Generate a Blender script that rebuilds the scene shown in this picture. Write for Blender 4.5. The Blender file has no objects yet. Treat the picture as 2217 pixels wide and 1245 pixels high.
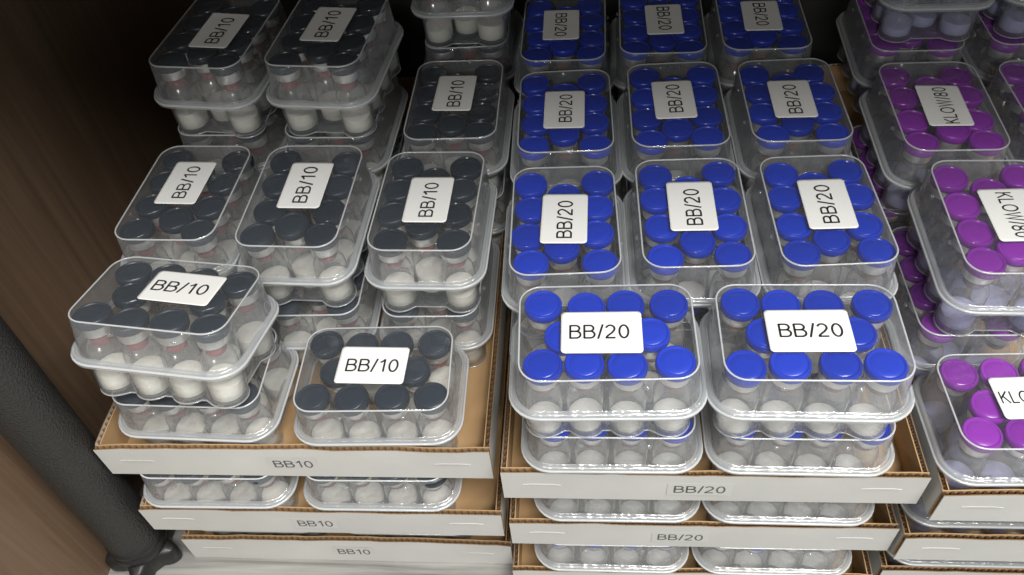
import bpy, math, random
from mathutils import Matrix, Vector, noise

random.seed(7)
SC = bpy.context.scene
COL = SC.collection
MM = 0.001
Z0 = 0.192            # height of the second-layer lid tops above the shelf floor
R = math.radians

# ------------------------------------------------------------------ camera
cam_data = bpy.data.cameras.new("camera")
cam = bpy.data.objects.new("camera", cam_data)
COL.objects.link(cam)
rot = Matrix(((0.9959482164628845, 0.007882429282495995, 0.08958246163734088),
              (0.05384458377935486, 0.7455856799489736, -0.6642309497852796),
              (-0.07202715406030726, 0.6663631601188897, 0.7421403020415612)))
cam.matrix_world = Matrix.Translation((0.0264758, -0.2854493, 0.2757275 + Z0)) @ rot.to_4x4()
cam_data.sensor_width = 36.0
cam_data.sensor_fit = 'HORIZONTAL'
cam_data.lens = 36.0 * 1808.164 / 2217.0
cam_data.clip_start = 0.01
cam_data.clip_end = 20.0
SC.camera = cam

# ------------------------------------------------------------------ world, lamps, exposure
world = bpy.data.worlds.new("World")
SC.world = world
world.use_nodes = True
bg = world.node_tree.nodes["Background"]
bg.inputs[0].default_value = (0.92, 1.0, 0.99, 1)
bg.inputs[1].default_value = 0.22

def area(name, loc, target, sx, sy, power, color):
    d = bpy.data.lights.new(name, 'AREA')
    d.shape = 'RECTANGLE'
    d.size, d.size_y = sx, sy
    d.energy = power
    d.color = color
    o = bpy.data.objects.new(name, d)
    COL.objects.link(o)
    o.location = loc
    o.rotation_euler = (Vector(target) - Vector(loc)).to_track_quat('-Z', 'Y').to_euler()
    return o

area("ceiling_strip_light_front", (0.55, -0.44, 1.60), (0.0, -0.06, 0.15), 1.2, 0.10, 29.0, (1.0, 0.98, 0.945))
area("ceiling_strip_light_rear", (0.55, -0.84, 1.60), (0.0, -0.06, 0.15), 1.2, 0.10, 29.0, (1.0, 0.98, 0.945))
area("ceiling_light_across_room", (-0.40, -2.30, 1.62), (0.0, 0.0, 0.15), 0.34, 0.18, 15.0, (1.0, 0.99, 0.96))

SC.view_settings.view_transform = 'Standard'
SC.view_settings.look = 'None'
SC.view_settings.exposure = 0.0
SC.view_settings.gamma = 1.0
SC.cycles.use_denoising = True
SC.cycles.max_bounces = 10
SC.cycles.transparent_max_bounces = 64
SC.cycles.diffuse_bounces = 4
SC.cycles.glossy_bounces = 3
SC.cycles.transmission_bounces = 6
SC.cycles.caustics_reflective = False
SC.cycles.caustics_refractive = False
SC.cycles.sample_clamp_indirect = 4.0

# ------------------------------------------------------------------ helpers
def mesh(name, verts, faces, mats, smooth=True, fmat=None, flat_angle=None):
    me = bpy.data.meshes.new(name)
    me.from_pydata(verts, [], faces)
    for m in (mats if isinstance(mats, (list, tuple)) else [mats]):
        me.materials.append(m)
    if fmat:
        me.polygons.foreach_set('material_index', fmat)
    me.polygons.foreach_set('use_smooth', [smooth] * len(me.polygons))
    me.update()
    if smooth and flat_angle:
        me.set_sharp_from_angle(angle=R(flat_angle))
    return me

def link(name, data, parent=None, mat=None):
    o = bpy.data.objects.new(name, data)
    COL.objects.link(o)
    if parent is not None:
        o.parent = parent
    if mat is not None:
        o.matrix_local = mat
    return o

def tag(o, label=None, cat=None, group=None, kind=None):
    if label: o['label'] = label
    if cat: o['category'] = cat
    if group: o['group'] = group
    if kind: o['kind'] = kind
    return o

def loft(rings, cap_first=False, cap_last=False, base=0):
    """rings: lists of (x,y,z) of equal length -> verts, faces"""
    v, f = [], []
    n = len(rings[0])
    for r in rings: v += r
    for k in range(len(rings) - 1):
        a, b = base + k * n, base + (k + 1) * n
        for i in range(n):
            j = (i + 1) % n
            f.append((a + i, a + j, b + j, b + i))
    if cap_first: f.append(tuple(base + i for i in reversed(range(n))))
    if cap_last: f.append(tuple(base + (len(rings) - 1) * n + i for i in range(n)))
    return v, f

def rr(L, W, r, z, n=7):
    """rounded rectangle ring, millimetres in, metres out"""
    pts = []
    for cx, cy, a0 in ((1, 1, 0), (-1, 1, 90), (-1, -1, 180), (1, -1, 270)):
        for i in range(n + 1):
            a = R(a0 + 90 * i / n)
            pts.append(((cx * (L / 2 - r) + r * math.cos(a)) * MM, (cy * (W / 2 - r) + r * math.sin(a)) * MM, z * MM))
    return pts

def tube(path, rad, closed=True, n=6):
    """tube mesh round a path of points (metres)"""
    v, f = [], []
    m = len(path)
    for i, p in enumerate(path):
        p = Vector(p)
        t = (Vector(path[(i + 1) % m]) - Vector(path[i - 1])).normalized()
        u = Vector((0, 0, 1)); u = (u - t * u.dot(t)).normalized()
        w = t.cross(u)
        for k in range(n):
            a = 2 * math.pi * k / n
            v.append(tuple(p + (u * math.cos(a) + w * math.sin(a)) * rad))
    for i in range(m if closed else m - 1):
        a, b = i * n, ((i + 1) % m) * n
        for k in range(n):
            f.append((a + k, a + (k + 1) % n, b + (k + 1) % n, b + k))
    return v, f

def lathe(prof, n=24, cap0=False, cap1=False, zs=1.0):
    rings = [[(r * math.cos(2 * math.pi * i / n) * MM, r * math.sin(2 * math.pi * i / n) * MM, z * zs * MM) for i in range(n)] for r, z in prof]
    return loft(rings, cap0, cap1)

def join(*parts):
    v, f = [], []
    for pv, pf in parts:
        b = len(v)
        v += pv
        f += [tuple(b + i for i in q) for q in pf]
    return v, f

def box(x0, x1, y0, y1, z0, z1):
    v = [(x0, y0, z0), (x1, y0, z0), (x1, y1, z0), (x0, y1, z0), (x0, y0, z1), (x1, y0, z1), (x1, y1, z1), (x0, y1, z1)]
    f = [(3, 2, 1, 0), (4, 5, 6, 7), (0, 1, 5, 4), (1, 2, 6, 5), (2, 3, 7, 6), (3, 0, 4, 7)]
    return v, f

def arc(cx, cy, rx, ry, a0, a1, n=14):
    return [(cx + rx * math.cos(R(a0 + (a1 - a0) * i / n)), cy + ry * math.sin(R(a0 + (a1 - a0) * i / n))) for i in range(n + 1)]
GLYPH = {  # strokes in a unit-high cell, and the advance width
    'B': ([[(.05, 0), (.05, 1)], [(.05, .955)] + arc(.36, .745, .21, .21, 90, -90) + [(.05, .535)], [(.05, .535)] + arc(.38, .29, .25, .245, 90, -90) + [(.05, .045)]], .80),
    '0': ([arc(.31, .5, .25, .46, 0, 360, 30)], .75),
    'O': ([arc(.42, .5, .36, .46, 0, 360, 32)], .96),
    '1': ([[(.08, .74), (.20, .81), (.29, .90), (.35, 1.0)], [(.35, 1.0), (.35, 0)]], .62),
    '2': ([arc(.30, .70, .24, .26, 165, -25, 14) + [(.40, .42), (.14, .18), (.06, .045)], [(.02, .045), (.58, .045)]], .75),
    '8': ([arc(.31, .745, .20, .215, 0, 360, 24), arc(.31, .275, .25, .235, 0, 360, 26)], .75),
    '/': ([[(.02, -.03), (.30, 1.03)]], .42),
    'K': ([[(.05, 0), (.05, 1)], [(.60, 1), (.06, .42)], [(.24, .60), (.64, 0)]], .80),
    'L': ([[(.05, 1), (.05, .045)], [(0, .045), (.52, .045)]], .66),
    'W': ([[(.02, 1), (.24, 0), (.46, 1), (.68, 0), (.90, 1)]], 1.06)}
_text = {}
def text_mesh(s, width, height, mat, wgt=.122):
    """flat stroked lettering centred on its origin, scaled to width x height millimetres"""
    key = (s, width, height, mat.name)
    if key in _text: return _text[key]
    v, f, x = [], [], 0.0
    for ch in s:
        strokes, adv = GLYPH[ch]
        for st in strokes:
            m = len(st); closed = m > 4 and abs(st[0][0] - st[-1][0]) + abs(st[0][1] - st[-1][1]) < 1e-6
            b = len(v)
            for i, p in enumerate(st):
                pa = st[i - 1] if i else (st[-2] if closed else p)
                pb = st[i + 1] if i < m - 1 else (st[1] if closed else p)
                d0 = Vector((p[0] - pa[0], p[1] - pa[1])); d1 = Vector((pb[0] - p[0], pb[1] - p[1]))
                d0 = d0.normalized() if d0.length > 1e-9 else d1.normalized(); d1 = d1.normalized() if d1.length > 1e-9 else d0
                t = (d0 + d1); t = t.normalized() if t.length > 1e-6 else d0
                k = wgt / 2 / max(.35, t.dot(d0))
                v.append((x + p[0] - t.y * k, p[1] + t.x * k)); v.append((x + p[0] + t.y * k, p[1] - t.x * k))
            for i in range(m - 1): f.append((b + 2 * i, b + 2 * i + 1, b + 2 * i + 3, b + 2 * i + 2))
        x += adv
    x0 = min(p[0] for p in v); x1 = max(p[0] for p in v)
    vv = [((p[0] - (x0 + x1) / 2) / (x1 - x0) * width * MM, (p[1] - .5) * height * MM, 0) for p in v]
    me = mesh('lettering', vv, f, mat, smooth=False)
    _text[key] = me
    return me

# ------------------------------------------------------------------ materials
def new_mat(name):
    m = bpy.data.materials.new(name)
    m.use_nodes = True
    nt = m.node_tree
    nt.nodes.clear()
    out = nt.nodes.new('ShaderNodeOutputMaterial')
    return m, nt, out

def N(nt, t, **kw):
    n = nt.nodes.new(t)
    for k, v in kw.items(): setattr(n, k, v)
    return n

def principled(name, color, rough=0.5, metallic=0.0, spec=0.5, bump=None, var=None, coat=0.0, sss=0.0):
    m, nt, out = new_mat(name)
    p = N(nt, 'ShaderNodeBsdfPrincipled')
    p.inputs['Base Color'].default_value = (*color, 1)
    p.inputs['Roughness'].default_value = rough
    p.inputs['Metallic'].default_value = metallic
    p.inputs['Specular IOR Level'].default_value = spec
    p.inputs['Coat Weight'].default_value = coat
    if sss:
        p.inputs['Subsurface Weight'].default_value = sss
        p.inputs['Subsurface Radius'].default_value = (0.002, 0.002, 0.002)
    nt.links.new(p.outputs[0], out.inputs[0])
    tc = N(nt, 'ShaderNodeTexCoord')
    if var:
        scale, amt = var
        no = N(nt, 'ShaderNodeTexNoise'); no.inputs['Scale'].default_value = scale; no.inputs['Detail'].default_value = 5
        nt.links.new(tc.outputs['Object'], no.inputs['Vector'])
        mx = N(nt, 'ShaderNodeMix', data_type='RGBA')
        mx.inputs[6].default_value = (*[c * (1 - amt) for c in color], 1)
        mx.inputs[7].default_value = (*[min(1, c * (1 + amt)) for c in color], 1)
        nt.links.new(no.outputs['Fac'], mx.inputs[0]); nt.links.new(mx.outputs[2], p.inputs['Base Color'])
    if bump:
        scale, strength, dist = bump
        no = N(nt, 'ShaderNodeTexNoise'); no.inputs['Scale'].default_value = scale; no.inputs['Detail'].default_value = 3
        nt.links.new(tc.outputs['Object'], no.inputs['Vector'])
        b = N(nt, 'ShaderNodeBump'); b.inputs['Strength'].default_value = strength; b.inputs['Distance'].default_value = dist
        nt.links.new(no.outputs['Fac'], b.inputs['Height']); nt.links.new(b.outputs[0], p.inputs['Normal'])
    return m

def vary(m, amt):
    """each object of this material is a little lighter or darker"""
    nt = m.node_tree
    p = next(n for n in nt.nodes if n.type == 'BSDF_PRINCIPLED')
    c = tuple(p.inputs['Base Color'].default_value)
    oi = N(nt, 'ShaderNodeObjectInfo')
    mx = N(nt, 'ShaderNodeMix', data_type='RGBA')
    mx.inputs[6].default_value = (*[v * (1 - amt) for v in c[:3]], 1); mx.inputs[7].default_value = (*[v * (1 + amt) + .001 for v in c[:3]], 1)
    nt.links.new(oi.outputs['Random'], mx.inputs[0]); nt.links.new(mx.outputs[2], p.inputs['Base Color'])
    mr = N(nt, 'ShaderNodeMapRange'); mr.inputs[3].default_value = .18; mr.inputs[4].default_value = .36
    nt.links.new(oi.outputs['Random'], mr.inputs[0]); nt.links.new(mr.outputs[0], p.inputs['Roughness'])

def thin_clear(name, haze, haze_col, tint, ior=1.5, rough=0.06, wob=None):
    """a thin clear sheet: light passes straight through, a little is scattered (more the longer the path in the sheet), the surface reflects by Fresnel"""
    m, nt, out = new_mat(name)
    L = nt.links.new
    geo = N(nt, 'ShaderNodeNewGeometry')
    dot = N(nt, 'ShaderNodeVectorMath', operation='DOT_PRODUCT')
    L(geo.outputs['Incoming'], dot.inputs[0]); L(geo.outputs['Normal'], dot.inputs[1])
    ab = N(nt, 'ShaderNodeMath', operation='ABSOLUTE'); L(dot.outputs['Value'], ab.inputs[0])
    mxm = N(nt, 'ShaderNodeMath', operation='MAXIMUM'); L(ab.outputs[0], mxm.inputs[0]); mxm.inputs[1].default_value = 0.08
    inv = N(nt, 'ShaderNodeMath', operation='DIVIDE'); inv.inputs[0].default_value = 1.0; L(mxm.outputs[0], inv.inputs[1])
    pw = N(nt, 'ShaderNodeMath', operation='POWER'); pw.inputs[0].default_value = 1 - haze; L(inv.outputs[0], pw.inputs[1])
    om = N(nt, 'ShaderNodeMath', operation='SUBTRACT'); om.inputs[0].default_value = 1.0; L(pw.outputs[0], om.inputs[1])
    tr = N(nt, 'ShaderNodeBsdfTransparent'); tr.inputs[0].default_value = (*tint, 1)
    di = N(nt, 'ShaderNodeBsdfDiffuse'); di.inputs[0].default_value = (*haze_col, 1)
    tl = N(nt, 'ShaderNodeBsdfTranslucent'); tl.inputs[0].default_value = (*haze_col, 1)
    dm = N(nt, 'ShaderNodeMixShader'); dm.inputs[0].default_value = 0.5; L(di.outputs[0], dm.inputs[1]); L(tl.outputs[0], dm.inputs[2])
    m1 = N(nt, 'ShaderNodeMixShader'); L(om.outputs[0], m1.inputs[0]); L(tr.outputs[0], m1.inputs[1]); L(dm.outputs[0], m1.inputs[2])
    gl = N(nt, 'ShaderNodeBsdfGlossy'); gl.inputs['Roughness'].default_value = rough
    if wob:
        tc = N(nt, 'ShaderNodeTexCoord'); no = N(nt, 'ShaderNodeTexNoise'); no.inputs['Scale'].default_value = wob[0]; no.inputs['Detail'].default_value = 2
        L(tc.outputs['Object'], no.inputs['Vector'])
        bp = N(nt, 'ShaderNodeBump'); bp.inputs['Strength'].default_value = wob[1]; bp.inputs['Distance'].default_value = wob[2]
        L(no.outputs['Fac'], bp.inputs['Height']); L(bp.outputs[0], gl.inputs['Normal'])
    # both faces of the sheet reflect (Schlick): 2F / (1 + F)
    f0 = ((ior - 1) / (ior + 1)) ** 2
    oc = N(nt, 'ShaderNodeMath', operation='SUBTRACT'); oc.inputs[0].default_value = 1.0; L(ab.outputs[0], oc.inputs[1])
    p5 = N(nt, 'ShaderNodeMath', operation='POWER'); L(oc.outputs[0], p5.inputs[0]); p5.inputs[1].default_value = 5.0
    ff = N(nt, 'ShaderNodeMath', operation='MULTIPLY_ADD'); L(p5.outputs[0], ff.inputs[0]); ff.inputs[1].default_value = 1 - f0; ff.inputs[2].default_value = f0
    f2 = N(nt, 'ShaderNodeMath', operation='MULTIPLY'); L(ff.outputs[0], f2.inputs[0]); f2.inputs[1].default_value = 2.0
    f1 = N(nt, 'ShaderNodeMath', operation='ADD'); L(ff.outputs[0], f1.inputs[0]); f1.inputs[1].default_value = 1.0
    fr = N(nt, 'ShaderNodeMath', operation='DIVIDE'); L(f2.outputs[0], fr.inputs[0]); L(f1.outputs[0], fr.inputs[1])
    m2 = N(nt, 'ShaderNodeMixShader'); L(fr.outputs[0], m2.inputs[0]); L(m1.outputs[0], m2.inputs[1]); L(gl.outputs[0], m2.inputs[2])
    L(m2.outputs[0], out.inputs[0])
    return m

def wood(name, c0, c1, axis, scale, rough=0.45, spec=0.4):
    m, nt, out = new_mat(name)
    L = nt.links.new
    p = N(nt, 'ShaderNodeBsdfPrincipled'); p.inputs['Roughness'].default_value = rough; p.inputs['Specular IOR Level'].default_value = spec
    tc = N(nt, 'ShaderNodeTexCoord'); mp = N(nt, 'ShaderNodeMapping')
    s = [scale] * 3; s[axis] = scale * 0.035
    mp.inputs['Scale'].default_value = s
    L(tc.outputs['Object'], mp.inputs[0])
    no = N(nt, 'ShaderNodeTexNoise'); no.inputs['Scale'].default_value = 1.0; no.inputs['Detail'].default_value = 7; no.inputs['Roughness'].default_value = 0.65; no.inputs['Distortion'].default_value = 0.6
    L(mp.outputs[0], no.inputs['Vector'])
    cr = N(nt, 'ShaderNodeValToRGB')
    cr.color_ramp.elements[0].position = 0.34; cr.color_ramp.elements[0].color = (*c0, 1)
    cr.color_ramp.elements[1].position = 0.68; cr.color_ramp.elements[1].color = (*c1, 1)
    L(no.outputs['Fac'], cr.inputs[0]); L(cr.outputs[0], p.inputs['Base Color'])
    b = N(nt, 'ShaderNodeBump'); b.inputs['Strength'].default_value = 0.25; b.inputs['Distance'].default_value = 0.0004
    L(no.outputs['Fac'], b.inputs['Height']); L(b.outputs[0], p.inputs['Normal'])
    L(p.outputs[0], out.inputs[0])
    return m

MILK = (0.88, 0.92, 0.95)
PL_TOP = thin_clear('clear_lid_plastic', 0.038, MILK, (0.995, 0.997, 0.997), 1.40, 0.07, (90, 0.35, 0.0012))
PL_LID = thin_clear('milky_lid_wall_plastic', 0.135, MILK, (0.995, 0.997, 0.997), 1.46, 0.06, (260, 0.9, 0.0016))
PL_FLG = thin_clear('milky_flange_plastic', 0.30, MILK, (0.99, 0.995, 0.995), 1.55, 0.17, (220, 0.8, 0.0014))
PL_BASE = thin_clear('clear_tray_plastic', 0.08, MILK, (0.995, 0.997, 0.998), 1.46, 0.05, (300, 0.9, 0.0016))
PL_RIM = thin_clear('thick_plastic_edge', 0.74, (0.93, 0.95, 0.96), (0.98, 0.985, 0.99), 1.5, 0.15)  # whitened so lid and flange edges carry their bright highlight line in the colour
PL_EDGE = thin_clear('folded_plastic_edge', 0.32, (0.93, 0.95, 0.96), (0.98, 0.985, 0.99), 1.5, 0.12)
GLASS = thin_clear('vial_glass', 0.035, (0.92, 0.93, 0.93), (0.99, 0.993, 0.993), 1.70, 0.045)
GLASS_T = thin_clear('thick_vial_glass', 0.07, (0.93, 0.93, 0.91), (0.985, 0.99, 0.99), 1.85, 0.20)
CAPS = {'blue': principled('blue_cap_plastic', (0.001, 0.028, 0.42), 0.26, bump=(700, 0.10, 0.0002)),
        'black': principled('black_cap_plastic', (0.018, 0.026, 0.038), 0.24, bump=(700, 0.10, 0.0002)),
        'purple': principled('purple_cap_plastic', (0.22, 0.016, 0.34), 0.26, bump=(700, 0.10, 0.0002))}
for q in CAPS.values(): vary(q, .16)
STOP = {'blue': principled('pale_brown_stopper_rubber', (0.30, 0.13, 0.09), 0.6),
        'black': principled('brick_red_stopper_rubber', (0.34, 0.035, 0.045), 0.5),
        'purple': principled('grey_stopper_rubber', (0.22, 0.20, 0.28), 0.6)}
POWDER = {'blue': principled('white_powder', (0.90, 0.88, 0.84), 0.9, bump=(500, 0.5, 0.0006)),
          'black': principled('cream_white_powder', (0.92, 0.89, 0.80), 0.9, bump=(500, 0.5, 0.0006)),
          'purple': principled('lavender_powder', (0.50, 0.50, 0.78), 0.9, bump=(500, 0.5, 0.0006))}
ALU = principled('crimped_aluminium', (0.80, 0.79, 0.77), 0.32, 0.9)
PAPER = principled('white_sticker_paper', (0.80, 0.80, 0.78), 0.42, spec=0.4)
INK = principled('black_ink', (0.012, 0.012, 0.013), 0.6)
INK_G = principled('faded_black_ink', (0.10, 0.095, 0.09), 0.7)
CARD_W = principled('white_card_liner', (0.53, 0.525, 0.50), 0.75, var=(22, 0.16), bump=(120, 0.15, 0.0008))
CARD_S = principled('tray_sticker_paper', (0.54, 0.535, 0.515), 0.7)
CARD_K = principled('kraft_card_liner', (0.43, 0.27, 0.13), 0.85, var=(30, 0.14), bump=(150, 0.2, 0.0006))
CARD_F = principled('kraft_fluting', (0.22, 0.13, 0.065), 0.9)
WOOD = wood('dark_brown_wood', (0.135, 0.086, 0.053), (0.205, 0.134, 0.086), 2, 140)
FLOOR = wood('pale_grey_laminate', (0.14, 0.138, 0.13), (0.33, 0.325, 0.305), 0, 160, 0.3)
BACKING = principled('dark_grey_backing_board', (0.028, 0.027, 0.024), 0.7, var=(12, .15))
def hammered(name):
    m, nt, out = new_mat(name)
    L = nt.links.new
    p = N(nt, 'ShaderNodeBsdfPrincipled'); p.inputs['Base Color'].default_value = (0.024, 0.024, 0.023, 1); p.inputs['Roughness'].default_value = 0.45
    tc = N(nt, 'ShaderNodeTexCoord'); vo = N(nt, 'ShaderNodeTexVoronoi'); vo.inputs['Scale'].default_value = 900
    L(tc.outputs['Object'], vo.inputs['Vector'])
    b = N(nt, 'ShaderNodeBump'); b.inputs['Strength'].default_value = 0.9; b.inputs['Distance'].default_value = 0.0005
    L(vo.outputs['Distance'], b.inputs['Height']); L(b.outputs[0], p.inputs['Normal']); L(p.outputs[0], out.inputs[0])
    return m
BLACK = hammered('black_hammered_coating')
RUBBER = principled('black_moulded_plastic', (0.012, 0.012, 0.012), 0.45, bump=(400, 0.2, 0.0004))

# ------------------------------------------------------------------ setting: cabinet
def slab(name, x0, x1, y0, y1, z0, z1, mat, label=None):
    v, f = box(x0, x1, y0, y1, z0, z1)
    o = link(name, mesh(name, v, f, mat, smooth=False))
    tag(o, kind='structure')
    if label: o['label'] = label
    return o

slab('shelf_floor', -0.62, 0.80, -0.62, 0.42, -0.020, 0.0, FLOOR, 'pale grey wood-grain shelf board under the trays')
slab('cabinet_side_wall', -0.2815, -0.2600, -0.30, 0.42, 0.0004, 0.46, WOOD, 'dark brown wooden cabinet side beside the black-capped stacks')
slab('cabinet_back_wall', -0.2598, 0.80, 0.385, 0.405, 0.0004, 0.46, BACKING, 'dark grey cabinet back panel')
slab('upper_shelf', -0.2815, 0.80, -0.122, 0.405, 0.4604, 0.480, WOOD, 'dark brown shelf board above the stacks')

# ------------------------------------------------------------------ vial prototypes (mm, base at z = 0)
GL_PROF = [(0.01, 0.5), (5.5, 0.15), (7.3, 0.0), (8.0, 0.7), (8.25, 1.8), (8.25, 11), (8.25, 20.0), (8.1, 21.8), (7.5, 23.6), (6.5, 25.1), (5.75, 26.4), (5.5, 28.0), (5.5, 31.2), (6.5, 31.9), (6.55, 33.5)]
CAP_PROF = [(5.0, 36.2), (7.45, 36.2), (7.75, 36.6), (7.85, 38.6), (7.7, 39.6), (7.25, 40.1), (6.75, 40.05), (6.45, 39.6), (6.0, 39.52), (5.6, 39.78), (3.0, 39.84), (0.01, 39.84)]
ALU_PROF = [(6.0, 31.0), (6.75, 31.1), (6.85, 31.8), (6.75, 36.0), (6.2, 36.6), (5.0, 36.8)]
STOP_PROF = [(0.01, 25.2), (4.1, 25.3), (4.8, 26.2), (5.0, 30.8), (6.3, 31.4), (6.4, 33.2), (0.01, 33.4)]
def powder(seed, h):
    rnd = random.Random(seed)
    n = 20
    prof = [(0.01, 1.3), (6.6, 1.3), (7.8, 2.2), (8.05, h * 0.6), (8.0, h), (7.6, h + 0.12), (3.5, h - 0.25), (0.01, h - 0.4)]
    rings = []
    tx, ty = rnd.uniform(-0.09, 0.09), rnd.uniform(-0.09, 0.09)
    for k, (r, z) in enumerate(prof):
        ring = []
        for i in range(n):
            a = 2 * math.pi * i / n
            x, y = r * math.cos(a), r * math.sin(a)
            zz = z + ((tx * x + ty * y) * 1.6 + noise.noise((x * .35 + seed, y * .35, z * .2)) * .5 if k >= 4 else 0)
            ring.append((x * MM, y * MM, zz * MM))
        rings.append(ring)
    return loft(rings)
gv, gf = lathe(GL_PROF, 24, zs=1.055)
M_GLASS = mesh('glass_body', gv, gf, [GLASS, GLASS_T], fmat=[1] * (3 * 24) + [0] * (3 * 24) + [1] * (len(gf) - 6 * 24))
cv, cf = lathe(CAP_PROF, 28, zs=1.055)
cv = [(x * 1.07, y * 1.07, z) for x, y, z in cv]
M_CAP = {c: mesh('cap', cv, cf, CAPS[c], flat_angle=40) for c in CAPS}
av, af = lathe(ALU_PROF, 24, zs=1.055)
M_ALU = mesh('crimp_seal', av, af, ALU, flat_angle=50)
sv, sf = lathe(STOP_PROF, 18, zs=1.055)
M_STOP = {c: mesh('stopper', sv, sf, STOP[c], flat_angle=50) for c in STOP}
M_POW = {c: [mesh('powder', *powder(s + 1, {'blue': 3.2, 'black': 10.5, 'purple': 7.5}[c] + (s % 3) * 0.9), POWDER[c], flat_angle=55) for s in range(5)] for c in POWDER}

VCOUNT = {}
def vial(colour, mat_world, label):
    k = VCOUNT[colour] = VCOUNT.get(colour, 0) + 1
    t = link(colour + '_capped_vial', None)
    t.matrix_world = mat_world
    tag(t, label, 'vial', 'vials with %s caps' % colour)
    link('glass_body', M_GLASS, t)
    link('powder', M_POW[colour][random.randrange(5)], t, Matrix.Rotation(random.uniform(0, 6.28), 4, 'Z'))
    link('stopper', M_STOP[colour], t)
    link('crimp_seal', M_ALU, t)
    link('cap', M_CAP[colour], t, Matrix.Rotation(random.uniform(0, 6.28), 4, 'Z') @ Matrix.Rotation(R(random.uniform(-1, 1)), 4, 'X'))
    return t

# ------------------------------------------------------------------ box prototype (mm, base at z = 0, long side along x)
BH = 45.5
SP, RY = 18.4, 15.9
SPOTS = [(-1.5 * SP, -RY), (-.5 * SP, -RY), (.5 * SP, -RY), (1.5 * SP, -RY), (-SP, 0), (SP, 0), (-1.5 * SP, RY), (-.5 * SP, RY), (.5 * SP, RY), (1.5 * SP, RY)]
# lid
lid_rings = [rr(71.6, 48.2, 8.4, 45.25), rr(73.0, 49.6, 9.0, 45.5), rr(74.0, 50.6, 9.4, 45.0), rr(74.6, 51.2, 9.6, 43.6), rr(77.4, 54.0, 11.0, 26.6),
             rr(78.0, 54.6, 11.2, 25.9), rr(79.6, 56.4, 12.0, 25.7), rr(80.4, 57.2, 12.4, 26.5), rr(82.4, 59.2, 13.2, 26.5), rr(83.0, 59.8, 13.5, 26.0), rr(83.2, 60.0, 13.6, 24.6)]
lv, lf = loft(lid_rings, cap_first=True)
lf[-1] = tuple(reversed(lf[-1]))
NR = len(lid_rings[0])
def warped(verts, seed, amp):
    out = []
    for x, y, z in verts:
        q = (x * 26 + seed * 9.7, y * 26 - seed * 4.1, z * 22)
        d = noise.noise_vector(q)
        k = amp * MM * min(1.0, max(0.0, (z / MM - 26) / 12))
        out.append((x + d.x * k, y + d.y * k, z + d.z * k * .45))
    return out
nubs = []
for nx, ny in ((-14, -26.1), (16, -26.1), (-14, 26.1), (16, 26.1)):      # snap nubs on the long walls
    nv, nf = lathe([(1.5, 0), (1.35, .5), (.8, .95), (.01, 1.1)], 8)
    sg = 1 if ny > 0 else -1
    nubs.append(([(x + nx * MM, ny * MM + sg * z, y * .7 + 40.6 * MM) for x, y, z in nv], nf))
def subdiv_wall(k):
    """extra rings between lid ring 3 and 4 so that the walls can ripple"""
    a, c = lid_rings[3], lid_rings[4]
    return [tuple(p + (q - p) * k for p, q in zip(u, w)) for u, w in zip(a, c)]
full = lid_rings[:4] + [subdiv_wall(.25), subdiv_wall(.5), subdiv_wall(.75)] + lid_rings[4:]
lv, lf = loft(full, cap_first=True)
lf[-1] = tuple(reversed(lf[-1]))
fm0 = [0] * (2 * NR) + [1] * (6 * NR) + [2] * (5 * NR) + [0]
nlv, nlf = join((lv, lf), *nubs)
M_LIDS = [mesh('lid', warped(nlv, sd, .9), nlf, [PL_TOP, PL_LID, PL_FLG], flat_angle=60, fmat=fm0 + [1] * (len(nlf) - len(lf))) for sd in range(5)]
tv, tf = tube(rr(73.6, 50.2, 9.2, 45.15), 0.00042)
M_RIMS = [mesh('rim', warped(tv, sd, .9), tf, PL_RIM) for sd in range(5)]
# base tray: scalloped round the vials
def inside(x, y):
    for sx, sy in SPOTS:
        if (x - sx) ** 2 + (y - sy) ** 2 < 9.1 ** 2: return True
    return abs(x) < 27.6 and abs(y) < 21.5 or abs(x) < 33.0 and abs(y) < 15.9
NP = 168
ANG = [2 * math.pi * (i + .5) / NP for i in range(NP)]
def radial(fn):
    out = []
    for a in ANG:
        lo, hi = 5.0, 60.0
        for _ in range(26):
            m = (lo + hi) / 2
            if fn(m * math.cos(a), m * math.sin(a)): lo = m
            else: hi = m
        out.append(lo)
    return out
def in_rr(L, W, r):
    def fn(x, y):
        dx, dy = abs(x) - (L / 2 - r), abs(y) - (W / 2 - r)
        if dx <= 0: return dy <= r
        if dy <= 0: return dx <= r
        return dx * dx + dy * dy <= r * r
    return fn
SCAL = radial(inside)
def ring(rad, z, off=0.0):
    return [((r + off) * math.cos(a) * MM, (r + off) * math.sin(a) * MM, z * MM) for r, a in zip(rad, ANG)]
R1 = radial(in_rr(76.6, 53.2, 10.5)); R2 = radial(in_rr(79.4, 56.2, 12)); R3 = radial(in_rr(80.6, 57.4, 12.6)); R4 = radial(in_rr(83.4, 60.2, 13.7)); R5 = radial(in_rr(83.8, 60.6, 13.9))
MIX = [a * .5 + b * .5 for a, b in zip(SCAL, R1)]
base_rings = [ring(SCAL, 0.0, -1.6), ring(SCAL, 0.15, -0.8), ring(SCAL, 0.9, -0.25), ring(SCAL, 2.2, -0.05), ring(SCAL, 17.5, 0.25), ring(MIX, 20.2, 0.0), ring(R1, 21.8), ring(R1, 24.6, 0.5), ring(R2, 24.9), ring(R3, 24.2), ring(R4, 24.3), ring(R5, 23.8), ring(R5, 22.6)]
bv, bf = loft(base_rings, cap_first=True)
hump = lathe([(7.6, 0.3), (6.6, 2.0), (5.2, 17.0), (4.2, 18.4), (0.01, 18.6)], 18)
ribs = []
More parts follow.
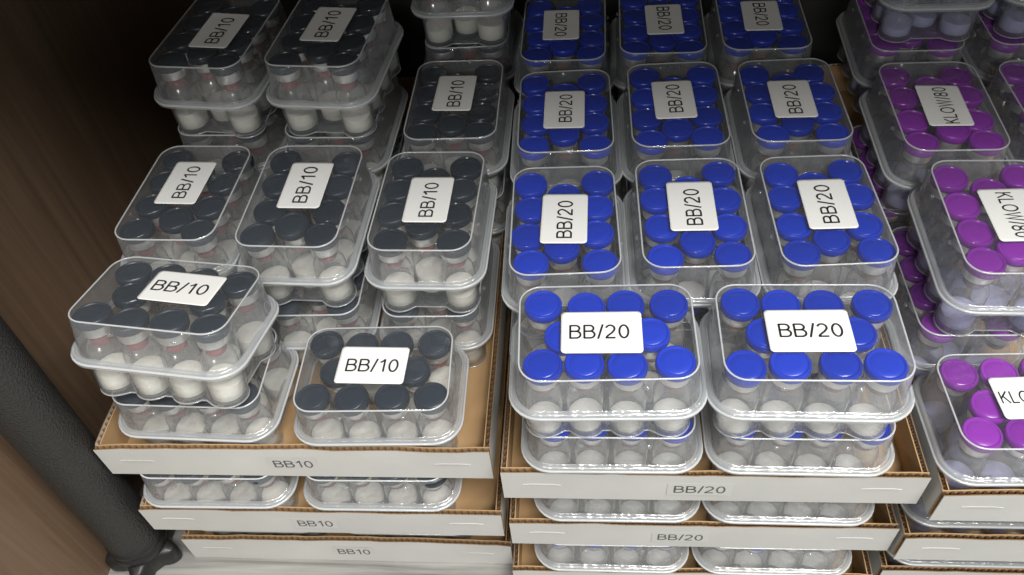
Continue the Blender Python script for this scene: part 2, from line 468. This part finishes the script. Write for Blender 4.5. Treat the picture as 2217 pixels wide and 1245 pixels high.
for sx, sy in ((0, -RY), (0, RY), (-SP, -RY), (SP, -RY), (-SP, RY), (SP, RY)):   # ridges between neighbouring cups
    ribs.append(lathe([(1.5, 0.3), (0.9, 14.0), (0.01, 14.6)], 6))
    ribs[-1] = ([(x + sx * MM, y * 3.2 + (sy * .92) * MM, z) for x, y, z in ribs[-1][0]], ribs[-1][1])
nb = len(bf)
bv, bf = join((bv, bf), hump, *ribs)
M_BASE = mesh('base_tray', bv, bf, [PL_BASE, PL_FLG], flat_angle=60, fmat=[0] * (7 * NP) + [1] * (5 * NP) + [0] * (len(bf) - 12 * NP))
tv, tf = tube(ring(SCAL, 0.75, -0.3), 0.0004)
M_FOOT = mesh('foot_edge', tv, tf, PL_EDGE)
tv, tf = tube(rr(83.3, 60.1, 13.6, 24.1), 0.0007)
M_FRIM = mesh('flange_rim', tv, tf, PL_RIM)
# sticker
def sticker(seed):
    """paper sticker as concentric rounded rings; one corner lifts a little and the face is not quite flat"""
    rnd = random.Random(seed)
    cx, cy = rnd.choice((-17, 17)), rnd.choice((-11, 11)); lift = rnd.uniform(.1, .9)
    rings = [rr(34, 22, 1.8, 0.0)] + [rr(34 * k, 22 * k, 1.8 * k, .12) for k in (1, .93, .8, .55, .25)]
    v, f = loft(rings, cap_last=True)
    out = []
    for x, y, z in v:
        d = math.hypot(x / MM - cx, y / MM - cy)
        out.append((x, y, z + (lift * max(0, 1 - d / 6.5) ** 2 + .05 * noise.noise((x * 90 + seed, y * 90, 0))) * MM))
    return mesh('label_sticker', out, f, PAPER)
M_STICKS = [sticker(q) for q in range(6)]

ORD = {4: ['leftmost', 'second from left', 'second from right', 'rightmost']}
def vial_pos(i, length):
    if not length:
        if i < 4: return ORD[4][i] + ' in front row'
        if i < 6: return ['left', 'right'][i - 4] + ' one in middle row'
        return ORD[4][i - 6] + ' in back row'
    # long side runs away from the viewer (box turned +90): local x -> depth, local y -> -x
    deep = ['nearest', 'second nearest', 'second farthest', 'farthest']
    if i < 4: return deep[i] + ' in right column'
    if i < 6: return ['nearer', 'farther'][i - 4] + ' one in middle column'
    return deep[i - 6] + ' in left column'

# spots whose vial stands wholly behind other boxes and trays
HIDDEN = {'uB22': (5,), 'uB23': (2, 3, 5, 6), 'uB31': (4, 5), 'uB32': (4, 5), 'uB33': (0, 2, 3, 5), 'uB41': (4, 5), 'uB42': (4, 5), 'uB43': (0, 1, 2, 3, 4, 5), 'uBL': (8,), 't2BL': (4, 5, 6, 7, 8, 9), 't2BR': (4, 5, 6, 7, 8, 9), 't3BL': (4, 5, 6, 7, 8, 9), 't3BR': (4, 5, 6, 7, 8, 9), 'uLL': (6,), 'uL21': (4, 5, 6, 7, 8, 9), 'uL22': (5, 8, 9), 'uL23': (5,), 'uL31': (5, 8, 9), 'uL32': (8, 9), 'L43': (3, 5, 8, 9), 'vL33': (5, 6, 7, 8, 9), 'vL31': (4, 5, 6, 7, 8, 9), 'vL32': (4, 5, 6, 8, 9), 't2LL': (4, 5, 6, 7, 8, 9), 't2LR': (6, 7, 8, 9), 't3LL': (4, 5, 6, 7, 8, 9), 't3LR': (4, 5, 6, 7, 8, 9), 'uP22': (2, 3), 'uP32': (1, 2, 3, 5), 'P42': (2, 3, 5, 9), 'P43': (2, 3, 5, 9), 'uP42': (2, 3), 'uP43': (2, 3, 5), 't2P': (4, 5, 6, 7, 8, 9), 't3P': (4, 5, 6, 7, 8, 9)}
def vial_box(key, colour, x, y, z, yaw=0.0, tx=0.0, ty=0.0, length=False, text=None, tdir=0, lab=(0, 0), where='', short='', fill=True):
    """x, y and lid height z in millimetres from the second-layer lid plane"""
    m = (Matrix.Translation((x * MM, y * MM, Z0 + z * MM)) @ Matrix.Rotation(R(yaw), 4, 'Z') @ Matrix.Rotation(R(tx), 4, 'X') @ Matrix.Rotation(R(-ty), 4, 'Y')
         @ Matrix.Rotation(R(90 if length else 0), 4, 'Z') @ Matrix.Translation((0, 0, -BH * MM)))
    t = link('vial_box', None)
    t.matrix_world = m
    tag(t, 'clear clamshell box of %s-capped vials, %s' % (colour, where), 'vial box', 'clamshell boxes of %s-capped vials' % colour)
    kv = random.randrange(5)
    lid = link('lid', M_LIDS[kv], t)
    link('rim', M_RIMS[kv], lid)
    bt = link('base_tray', M_BASE, t)
    link('flange_rim', M_FRIM, bt)
    link('foot_edge', M_FOOT, bt)
    if text:
        a = R(tdir - (90 if length else 0))
        lx, ly = lab
        if length: lx, ly = ly, -lx      # offsets are given along the viewer's axes
        st = link('label_sticker', M_STICKS[random.randrange(6)], t, Matrix.Translation((lx * MM, ly * MM, 45.72 * MM)) @ Matrix.Rotation(a + R(random.uniform(-2.4, 2.4)), 4, 'Z'))
        link('lettering', text_mesh(text, 26.0 if len(text) < 6 else 30.0, 7.2 if len(text) < 6 else 6.6, INK), st, Matrix.Translation((random.uniform(-1, .6) * MM, random.uniform(-.8, .4) * MM, 0.23 * MM)) @ Matrix.Diagonal((random.uniform(.96, 1.04), random.uniform(.95, 1.05), 1, 1)))
    if fill:
        for i, (sx, sy) in enumerate(SPOTS):
            j = (random.uniform(-.35, .35), random.uniform(-.35, .35), random.uniform(0, .5)); an = random.uniform(0, 6.28); tl = random.uniform(0, 2.3)
            if i in HIDDEN.get(key, ()): continue
            mv = m @ Matrix.Translation(((sx + j[0]) * MM, (sy + j[1]) * MM, (1.0 + j[2]) * MM)) @ Matrix.Rotation(R(tl), 4, Vector((math.cos(an), math.sin(an), 0)))
            vial(colour, mv, '%s-capped vial %s, %s' % (colour, vial_pos(i, length), short))
    return t

H = BH
B, K, P = 'blue', 'black', 'purple'
# ---- blue, upper layer
vial_box('BL', B, 34.3, -63.3, 0, .7, .6, .4, False, 'BB/20', 0, (-2.0, -1.1), 'upper one at front, beside the black-capped stacks', 'upper front blue box nearer black stacks')
vial_box('BR', B, 118.2, -63.2, 0, -1.2, .4, .6, False, 'BB/20', 0, (-.9, -.7), 'upper one at front, beside the purple-capped stacks', 'upper front blue box nearer purple stacks')
COLN = ['left', 'middle', 'right']
for key, x, y, yw, tx, lab, c, row in (('B21', 15.9, 6.4, .9, 0, (0, -1.1), 0, 'second'), ('B22', 76.5, 10.4, .8, .3, (-.1, 2.2), 1, 'second'), ('B23', 138, 10.7, 1.4, .3, (1, 1.9), 2, 'second'),
                                     ('B31', 15.3, 92, .9, -.3, (-.4, -.4), 0, 'third'), ('B32', 75.5, 95.4, .4, .6, (-1.2, 2.5), 1, 'third'), ('B33', 137.2, 96.4, .4, -.5, (-.6, -.8), 2, 'third'),
                                     ('B41', 13.6, 176.6, -.7, 0, (-1.7, 1.3), 0, 'fourth'), ('B42', 72.8, 180.2, -1.2, 0, (1.7, -.2), 1, 'fourth'), ('B43', 132.5, 181, -.6, 0, (0, -.7), 2, 'fourth')):
    vial_box(key, B, x, y, 0, yw, tx, 0, True, 'BB/20', -90 if row == 'fourth' else 90, lab, 'upper one of %s column, %s row from front' % (COLN[c], row), '%s-row %s blue box' % (row, COLN[c]))
    vial_box('u' + key, B, x + random.uniform(-1, 1), y + random.uniform(-.4, .4), -H, yw * .5, 0, 0, True, None, 0, (0, 0), 'lower one of %s column, %s row from front' % (COLN[c], row), 'lower %s-row %s blue box' % (row, COLN[c]))
# ---- blue, lower layer at the front and lower trays
vial_box('uBL', B, 37, -62.3, -H, .3, 0, 0, False, None, 0, (0, 0), 'lower one at front, beside the black-capped stacks', 'lower front blue box nearer black stacks')
vial_box('uBR', B, 122.4, -62.3, -H, -.5, 0, 0, False, None, 0, (0, 0), 'lower one at front, beside the purple-capped stacks', 'lower front blue box nearer purple stacks')
vial_box('t2BL', B, 40.5, -62, -H - 49, .2, 0, 0, False, None, 0, (0, 0), 'in the middle tray, nearer the black-capped stacks', 'middle-tray blue box nearer black stacks')
vial_box('t2BR', B, 125.5, -62, -H - 49, -.3, 0, 0, False, None, 0, (0, 0), 'in the middle tray, nearer the purple-capped stacks', 'middle-tray blue box nearer purple stacks')
vial_box('t3BL', B, 38.5, -67, -H - 98, -.2, 0, 0, False, None, 0, (0, 0), 'in the bottom tray, nearer the black-capped stacks', 'bottom-tray blue box nearer black stacks')
vial_box('t3BR', B, 124.5, -67, -H - 98, -.2, 0, 0, False, None, 0, (0, 0), 'in the bottom tray, nearer the purple-capped stacks', 'bottom-tray blue box nearer purple stacks')
# ---- black
vial_box('LL', K, -163.8, -43.9, 4.2, -5.6, -11.5, -1.5, False, 'BB/10', 0, (6.0, 4.2), 'tilted one at front above the cardboard corner', 'tilted front black-capped box')
vial_box('uLL', K, -167, -47, -H, -2.0, 0, 0, False, None, 0, (0, 0), 'lower one at front under the tilted box', 'black-capped box under tilted one')
vial_box('LR1', K, -76.3, -49, -H, .8, -.4, .4, False, 'BB/10', 0, (-1.4, 1.1), 'single one at front, low in the tray', 'low front black-capped box')
vial_box('L21', K, -178.0, 26.5, 4, -1.9, -1.6, -.5, True, 'BB/10', 90, (-1.5, 5.8), 'upper one of second row, beside the wooden wall', 'second-row black-capped box beside wall')
vial_box('L22', K, -116.1, 22.4, 4, -2.2, 1.0, -.5, True, 'BB/10', 90, (1.0, 5.9), 'upper middle one of second row', 'second-row middle black-capped box')
vial_box('L23', K, -52.2, 21.7, 0, -1.3, -1.2, -.1, True, 'BB/10', 90, (.7, -1.3), 'upper one of second row, beside the blue caps', 'second-row black-capped box beside blue')
vial_box('uL21', K, -178, 24, -H + 2.5, -1, 0, 0, True, None, 0, (0, 0), 'lower one of second row, beside the wooden wall', 'lower second-row black-capped box beside wall')
vial_box('uL22', K, -116.4, 19.2, -H + 2.0, .6, 0, 0, True, None, 0, (0, 0), 'lower middle one of second row', 'lower second-row middle black-capped box')
vial_box('uL23', K, -54, 20.1, -H, .1, 0, 0, True, None, 0, (0, 0), 'lower one of second row, beside the blue caps', 'lower second-row black-capped box beside blue')
vial_box('L31', K, -172.2, 110.5, H, -6.8, 0, 0, True, 'BB/10', 90, (3.0, -2.1), 'topmost one of third row, beside the wooden wall', 'topmost third-row black-capped box beside wall')
vial_box('L32', K, -109.8, 108.0, H, -5.6, 0, .3, True, 'BB/10', 90, (-.3, 2.5), 'topmost one of third row, middle column', 'topmost third-row middle black-capped box')
vial_box('uL31', K, -176, 112.5, 1, -2, 0, 0, True, None, 0, (0, 0), 'second layer of third row, beside the wooden wall', 'second-layer third-row black-capped box beside wall')
vial_box('uL32', K, -113, 108, 1, -2, 0, 0, True, None, 0, (0, 0), 'second layer of third row, middle column', 'second-layer third-row middle black-capped box')
vial_box('L33', K, -47, 105.5, 0, -.5, 0, -.2, True, 'BB/10', 90, (-.4, 4.2), 'labelled one of third row, beside the blue caps', 'third-row black-capped box beside blue')
vial_box('L43', K, -45, 192, H, -1, 0, 0, True, None, 0, (0, 0), 'topmost one of fourth row, beside the blue caps', 'topmost fourth-row black-capped box')
vial_box('uL43', K, -46, 193.5, 0, 0, 0, 0, True, None, 0, (0, 0), 'under the topmost one of the fourth row', 'second-layer fourth-row black-capped box')
vial_box('vL33', K, -47, 106, -H, 0, 0, 0, True, None, 0, (0, 0), 'lower one of third row, beside the blue caps', 'lower third-row black-capped box beside blue')
vial_box('vL31', K, -176, 112.5, -H + 1, 0, 0, 0, True, None, 0, (0, 0), 'bottom layer of third row, beside the wooden wall', 'bottom-layer third-row black-capped box beside wall')
vial_box('vL32', K, -113, 107, -H + 1, 0, 0, 0, True, None, 0, (0, 0), 'bottom layer of third row, middle column', 'bottom-layer third-row middle black-capped box')
vial_box('t2LL', K, -170.5, -58.2, -H - 49, .4, 0, 0, False, None, 0, (0, 0), 'in the middle tray, nearer the black post', 'middle-tray black-capped box nearer post')
vial_box('t2LR', K, -82, -58.2, -H - 49, .2, 0, 0, False, None, 0, (0, 0), 'in the middle tray, nearer the blue caps', 'middle-tray black-capped box nearer blue')
vial_box('t3LL', K, -166, -48, -H - 98, 0, 0, 0, False, None, 0, (0, 0), 'in the bottom tray, nearer the black post', 'bottom-tray black-capped box nearer post')
vial_box('t3LR', K, -78, -48, -H - 98, 0, 0, 0, False, None, 0, (0, 0), 'in the bottom tray, nearer the blue caps', 'bottom-tray black-capped box nearer blue')
# ---- purple
vial_box('P1', P, 222.6, -66, -H, 1.0, 0, 0, False, 'KLOW/80', 0, (0, .8), 'low one at the front of the tray', 'low front purple box')
vial_box('P22', P, 216.6, 4.5, 0, -1.3, .6, 0, True, 'KLOW/80', -90, (2.7, -1.1), 'upper one of second row, beside the blue caps', 'upper second-row purple box')
vial_box('uP22', P, 209.5, 6.5, -H, 0, 0, 0, True, None, 0, (0, 0), 'lower one of second row, beside the blue caps', 'lower second-row purple box')
vial_box('P32', P, 211.5, 88, 0, -.3, 1.2, -.3, True, 'KLOW/80', 90, (.6, -1.8), 'upper one of third row, beside the blue caps', 'upper third-row purple box beside blue')
vial_box('uP32', P, 207.5, 93.5, -H, 0, 0, 0, True, None, 0, (0, 0), 'lower one of third row, beside the blue caps', 'lower third-row purple box beside blue')
vial_box('P33', P, 275, 88.5, 0, .5, 0, 0, True, 'KLOW/80', 90, (0, 0), 'upper one of third row, cut by picture edge', 'upper third-row purple box at picture edge')
vial_box('uP33', P, 274, 92, -H, 0, 0, 0, True, None, 0, (0, 0), 'lower one of third row, cut by picture edge', 'lower third-row purple box at picture edge')
vial_box('P42', P, 220, 181, H, -1.5, 0, 0, True, None, 0, (0, 0), 'topmost one of fourth row, beside the blue caps', 'topmost fourth-row purple box beside blue')
vial_box('P43', P, 283, 182, H, .5, 0, 0, True, None, 0, (0, 0), 'topmost one of fourth row, at picture edge', 'topmost fourth-row purple box at picture edge')
vial_box('uP42', P, 215.2, 174.5, 0, -2.0, 0, 0, True, None, 0, (0, 0), 'second layer of fourth row, beside the blue caps', 'second-layer fourth-row purple box beside blue')
vial_box('uP43', P, 281, 178, 0, 0, 0, 0, True, None, 0, (0, 0), 'second layer of fourth row, at picture edge', 'second-layer fourth-row purple box at picture edge')
vial_box('t2P', P, 222, -62, -H - 49, 0, 0, 0, False, None, 0, (0, 0), 'in the middle tray at the picture edge', 'middle-tray purple box')
vial_box('t3P', P, 226, -60, -H - 98, 0, 0, 0, False, None, 0, (0, 0), 'in the bottom tray at the picture edge', 'bottom-tray purple box')

# ------------------------------------------------------------------ cardboard trays
TH = 3.0
def panel(length, height, seed, amp):
    """corrugated panel along +x, from y = 0 (outside, white) to y = TH (inside, kraft), with a slightly uneven top; millimetres"""
    n = 26
    def top(i): return height + amp * 1.4 * noise.noise((i * .33, seed * 7.1, 0)) + .7 * noise.noise((i * 1.1, seed * 3.1, 5)) - 1.3 * math.exp(-min(i, n - i) * .9) * abs(math.sin(seed * 2.3 + (i > n / 2)))
    def bow(i, z): return amp * .8 * math.sin(math.pi * i / n) * (z / height) * (1 if seed % 2 else -.6)
    def sheet(y0, y1):
        v, f = [], []
        for i in range(n + 1):
            x = length * i / n
            for y, z in ((y0, 0), (y1, 0), (y1, height * .5), (y1, top(i)), (y0, top(i)), (y0, height * .5)):
                v.append((x * MM, (y + bow(i, z)) * MM, z * MM))
        for i in range(n):
            a, b = i * 6, i * 6 + 6
            for k in range(6): f.append((a + k, b + k, b + (k + 1) % 6, a + (k + 1) % 6))
        f.append((5, 4, 3, 2, 1, 0)); f.append(tuple(n * 6 + k for k in range(6)))
        return v, f
    outer = sheet(0, .5); inner = sheet(TH - .5, TH)
    v, f = join(outer, inner)
    fm = [2 if k < 6 * n and k % 6 == 3 else 0 for k in range(len(outer[1]))] + [1] * len(inner[1])
    me = mesh('panel', v, f, [CARD_W, CARD_K, CARD_F], smooth=False, fmat=fm)
    # fluting: a wavy ribbon between the liners, showing at the top edge
    fv, ff = [], []
    m = int(length / 0.55)
    for i in range(m + 1):
        s = i / m; q = s * n; i0 = min(int(q), n - 1)
        tz = top(i0) * (1 - (q - i0)) + top(i0 + 1) * (q - i0) - .15
        y = TH / 2 + (TH / 2 - .55) * math.sin(2 * math.pi * s * length / 3.4)
        for z in (tz - 6, tz):
            fv.append((s * length * MM, (y + bow(q, z)) * MM, z * MM))
    for i in range(m): ff.append((2 * i, 2 * i + 2, 2 * i + 3, 2 * i + 1))
    return me, mesh('fluting', fv, ff, CARD_F)

def tray(x0, x1, y0, y1, z, seed, text, tx, tscale, label, yaw=0.0, amp=1.0):
    """z: underside, millimetres below the second-layer lid plane"""
    t = link('cardboard_tray', None)
    t.matrix_world = Matrix.Translation(((x0 + x1) / 2 * MM, y0 * MM, Z0 + z * MM)) @ Matrix.Rotation(R(yaw), 4, 'Z')
    tag(t, label, 'tray', 'shallow corrugated trays in three stacks')
    w, d, hgt = x1 - x0, y1 - y0, 24.0
    hw = w / 2
    bv, bf = box((-hw + TH) * MM, (hw - TH) * MM, TH * MM, (d - TH) * MM, .1 * MM, (TH - .05) * MM)
    link('bottom_panel', mesh('bottom_panel', bv, bf, CARD_K, smooth=False), t)
    fm, fl = panel(w, hgt, seed, amp)
    fm.name = 'front_panel'
    fp = link('front_panel', fm, t, Matrix.Translation((-hw * MM, 0, 0)))
    link('fluting', fl, fp)
    for sgn, tz in ((-1, 0), (1, 1)):          # pressed slots near the ends
        cx = hw + sgn * (hw - 19)
        sl = loft([[(cx * MM + px * MM, (-.05 - .28 * k) * MM + bowy, (13.5 + pz) * MM) for px, pz in ((-9, 0), (-5, -.5), (5, -.5), (9, 0), (5, .7), (-5, .7))] for k, bowy in ((0, 0), (1, 0))], cap_last=True)
        link('pressed_slot', mesh('pressed_slot', *sl, CARD_W, smooth=False), fp)
    if text:
        pv, pf = box(-hw * 0 - 12 * MM * tscale, 12 * MM * tscale, -.05 * MM, 0, -5.5 * MM, 5.5 * MM)
        q = panel_bow = amp * .8 * math.sin(math.pi * (tx + hw) / w) * .5 * (1 if seed % 2 else -.6)
        base = Matrix.Translation(((tx + hw) * MM, (q - .15) * MM, 11.5 * MM))
        st = link('printed_sticker', mesh('printed_sticker', pv, pf, CARD_S, smooth=False), fp, base)
        st.name = 'printed_sticker'
        link('lettering', text_mesh(text, 19 * tscale, 6.2, INK_G), fp, base @ Matrix.Translation((0, -.14 * MM, 0)) @ Matrix.Rotation(R(90), 4, 'X'))
    for sgn in (-1, 1):
        sm, sl = panel(d - TH - .4, hgt, seed + 20 + sgn, amp * .6)
        sm.name = 'side_panel'
        # outside faces away from the tray: left side runs back to front, right side front to back
        if sgn < 0: mt = Matrix.Translation((-hw * MM, (d - .2) * MM, 0)) @ Matrix.Rotation(R(-90), 4, 'Z')
        else: mt = Matrix.Translation((hw * MM, (TH + .2) * MM, 0)) @ Matrix.Rotation(R(90), 4, 'Z')
        sp = link('side_panel', sm, t, mt)
        link('fluting', sl, sp)
    bm, bl = panel(w - 2 * TH - .6, hgt, seed + 40, amp * .4)
    bm.name = 'back_panel'
    bp_ = link('back_panel', bm, t, Matrix.Translation(((hw - TH - .3) * MM, d * MM, 0)) @ Matrix.Rotation(R(180), 4, 'Z'))
    link('fluting', bl, bp_)
    return t

BACK = 232
tray(-218.5, -20.5, -81.5, BACK, -94, 1, 'BB10', 0, 1.05, 'topmost white-fronted cardboard tray under the black-capped boxes', 0, 1.0)
tray(-213.5, -18.5, -88.5, BACK - 6, -143, 2, 'BB10', -3, 1.0, 'middle white-fronted cardboard tray of the black-capped stack', 0, .9)
tray(-210, -17.5, -82.5, BACK, -192, 3, 'BB10', 4, 1.0, 'bottom white-fronted cardboard tray standing on the shelf board', 0, 1.0)
tray(-14.5, 178.5, -91.8, BACK, -94, 4, 'BB/20', -4, 1.25, 'topmost white-fronted cardboard tray under the blue-capped boxes', 0, 1.0)
tray(-14, 177.5, -92.5, BACK, -143, 6, 'BB/20', -9, 1.2, 'middle white-fronted cardboard tray of the blue-capped stack', 0, .8)
tray(-15.5, 176.5, -97, BACK - 8, -192, 7, None, 0, 1, 'bottom cardboard tray of the blue-capped stack', 0, 1.0)
tray(182, 375, -100, BACK, -94, 9, None, 0, 1, 'topmost white-fronted cardboard tray under the purple-capped boxes', 0, .8)
tray(179.6, 372, -97, BACK, -143, 10, None, 0, 1, 'middle white-fronted cardboard tray of the purple-capped stack', 0, .6)
tray(182, 374, -92, BACK, -192, 12, None, 0, 1, 'bottom cardboard tray of the purple-capped stack', 0, .8)

# ------------------------------------------------------------------ black post
post = link('support_post', None)
post.matrix_world = Matrix.Translation((-0.2385, -0.0815, 0)) @ Matrix.Rotation(R(1.8), 4, 'Y')
tag(post, 'round black hammered metal post with a lobed foot beside the wooden wall', 'post')
v, f = lathe([(15.0, 26), (15.0, 60), (15.0, 459), (0.01, 459.2)], 40)
link('tube', mesh('tube', v, f, BLACK, flat_angle=50), post)
v, f = lathe([(0.01, 17), (15.2, 17), (16.0, 18), (16.0, 22.5), (15.4, 23.4), (15.4, 24.6), (15.8, 25.2), (15.8, 29), (15.0, 30), (14.0, 30.2)], 40)
link('collar', mesh('collar', v, f, RUBBER, flat_angle=40), post)
def lobed(sc, z, n=72):
    out = []
    for i in range(n):
        a = 2 * math.pi * i / n
        r = (17.2 + 4.6 * max(-0.55, math.cos(5 * a + .6))) * sc
        out.append((r * math.cos(a) * MM, r * math.sin(a) * MM, z * MM))
    return out
v, f = loft([lobed(.80, 0.2), lobed(.92, 1.0), lobed(1.0, 3.5), lobed(1.0, 12.5), lobed(.93, 15.4), lobed(.75, 17.0)], cap_first=True, cap_last=True)
link('lobed_foot', mesh('lobed_foot', v, f, RUBBER, flat_angle=40), post)
